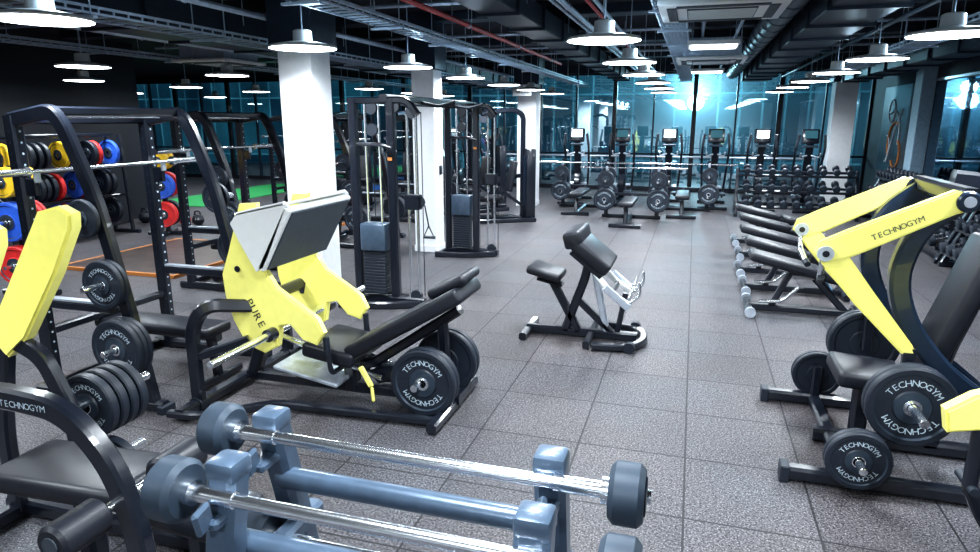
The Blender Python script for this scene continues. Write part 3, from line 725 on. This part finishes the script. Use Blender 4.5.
b=B('lat_pulldown_machine')
b.rt([(-.3,-.5,.04),(-.3,.7,.04)],.08,.08,BLK,0);b.rt([(.3,-.5,.04),(.3,.7,.04)],.08,.08,BLK,0);b.rt([(-.3,.65,.04),(.3,.65,.04)],.08,.08,BLK,0);b.rt([(-.3,-.45,.04),(.3,-.45,.04)],.08,.08,BLK,0)
b.rt([(0,.5,.05),(0,.5,2.1),(0,.3,2.2),(0,-.35,2.12)],.1,.09,BLK,.12); b.rt([(0,-.45,.05),(0,.5,.05)],.08,.08,BLK,0)
b.box((0,.62,.75),(.42,.2,1.4),BLK,bev=.03,seg=2); b.box((0,.51,.8),(.3,.02,1.0),NVY,bev=.004)
b.rt([(0,-.1,.06),(0,-.1,.42)],.09,.09,BLK,0); b.pad((0,-.35,.48),(0,.08,.48),.34,.09)
b.pad((0,.2,.6),(0,.32,1.2),.3,.1,up=(0,-1,0)); b.rt([(0,.3,.9),(0,.5,.9)],.08,.08,BLK,0)
b.lathe((-.02,-.32,2.02),(1,0,0),[(0,0),(.08,0),(.06,.02),(.08,.04),(0,.04)],RUB,18)
b.cyl((0,-.36,1.75),(0,-.36,2.02),.005,BLK,6); b.tube([(-.55,-.36,1.62),(-.4,-.36,1.74),(.4,-.36,1.74),(.55,-.36,1.62)],.015,CHR,.06)
for s in (-1,1): b.cyl((0,-.02,.66),(s*.25,-.02,.66),.05,PAD,16); 
b.rt([(0,.5,.3),(0,.05,.62)],.06,.06,BLK,0)
lm=b.finish(loc=(-3.7,12.7,0),rotz=math.radians(-60))
for x,y,r in ((-7.3,13.6,20),(-4.6,13.9,-40),(-6.9,15.2,0),(-8.6,15.2,0)): inst(lm,(x,y,0),math.radians(r))

# ------------------------------------------------------------------ dumbbell racks
def db_rack():
    b=B('dumbbell_rack'); L=2.3
    for y in (0,L):
        b.rt([(.28,y,.04),(-.32,y,.04)],.07,.07,BLK,0); b.rt([(-.28,y,.04),(.12,y,.98)],.07,.08,BLK,0)
        b.rt([(.2,y,.05),(.12,y,.95)],.06,.06,BLK,0)
    for j,z in enumerate((.26,.58,.9)):
        xc=-.22+j*.13
        for o,h in ((-.09,-.04),(.09,.03)): b.rt([(xc+o,0,z+h),(xc+o,L,z+h)],.04,.05,BLK,0)
        for i in range(9):
            b.dumbbell((xc,.16+i*.245,z+.085),(1,0,.35),.078-.005*j,.34-.03*j)
    return b
dr=db_rack().finish(loc=(3.72,5.6,0))
for y in (8.1,10.6,13.1): inst(dr,(3.72,y,0))
d2=inst(dr,(3.25,15.0,0),math.radians(90))
b=B('kettlebell_row')
for i in range(5):
    x=i*.32; b.lathe((x,0,0),(0,0,1),[(0,.0),(.06,.0),(.11,.06),(.12,.12),(.09,.19),(0,.22)],(RUB,YB,RUB,RB,BLK,RUB)[i],18)
    b.tube([(x-.07,0,.17),(x-.06,0,.28),(x+.06,0,.28),(x+.07,0,.17)],.016,BLK,.04,8)
b.finish(loc=(-10.4,10.4,0))

# ------------------------------------------------------------------ world & camera
w=bpy.data.worlds.new('night_sky'); SC.world=w; w.use_nodes=True
w.node_tree.nodes['Background'].inputs[0].default_value=(.02,.05,.09,1); w.node_tree.nodes['Background'].inputs[1].default_value=.6
cd=bpy.data.cameras.new('camera'); cam=bpy.data.objects.new('camera',cd); SC.collection.objects.link(cam)
cd.sensor_width=36; cd.lens=653/980*36; cd.clip_start=.05; cd.clip_end=100
cam.location=(0,0,2.0); cam.rotation_euler=(math.radians(90-13.44),0,math.radians(17))
SC.camera=cam
SC.view_settings.view_transform='Standard'
try: SC.view_settings.look='Medium High Contrast'
except Exception as e: print('look',e)
SC.view_settings.exposure=0.4
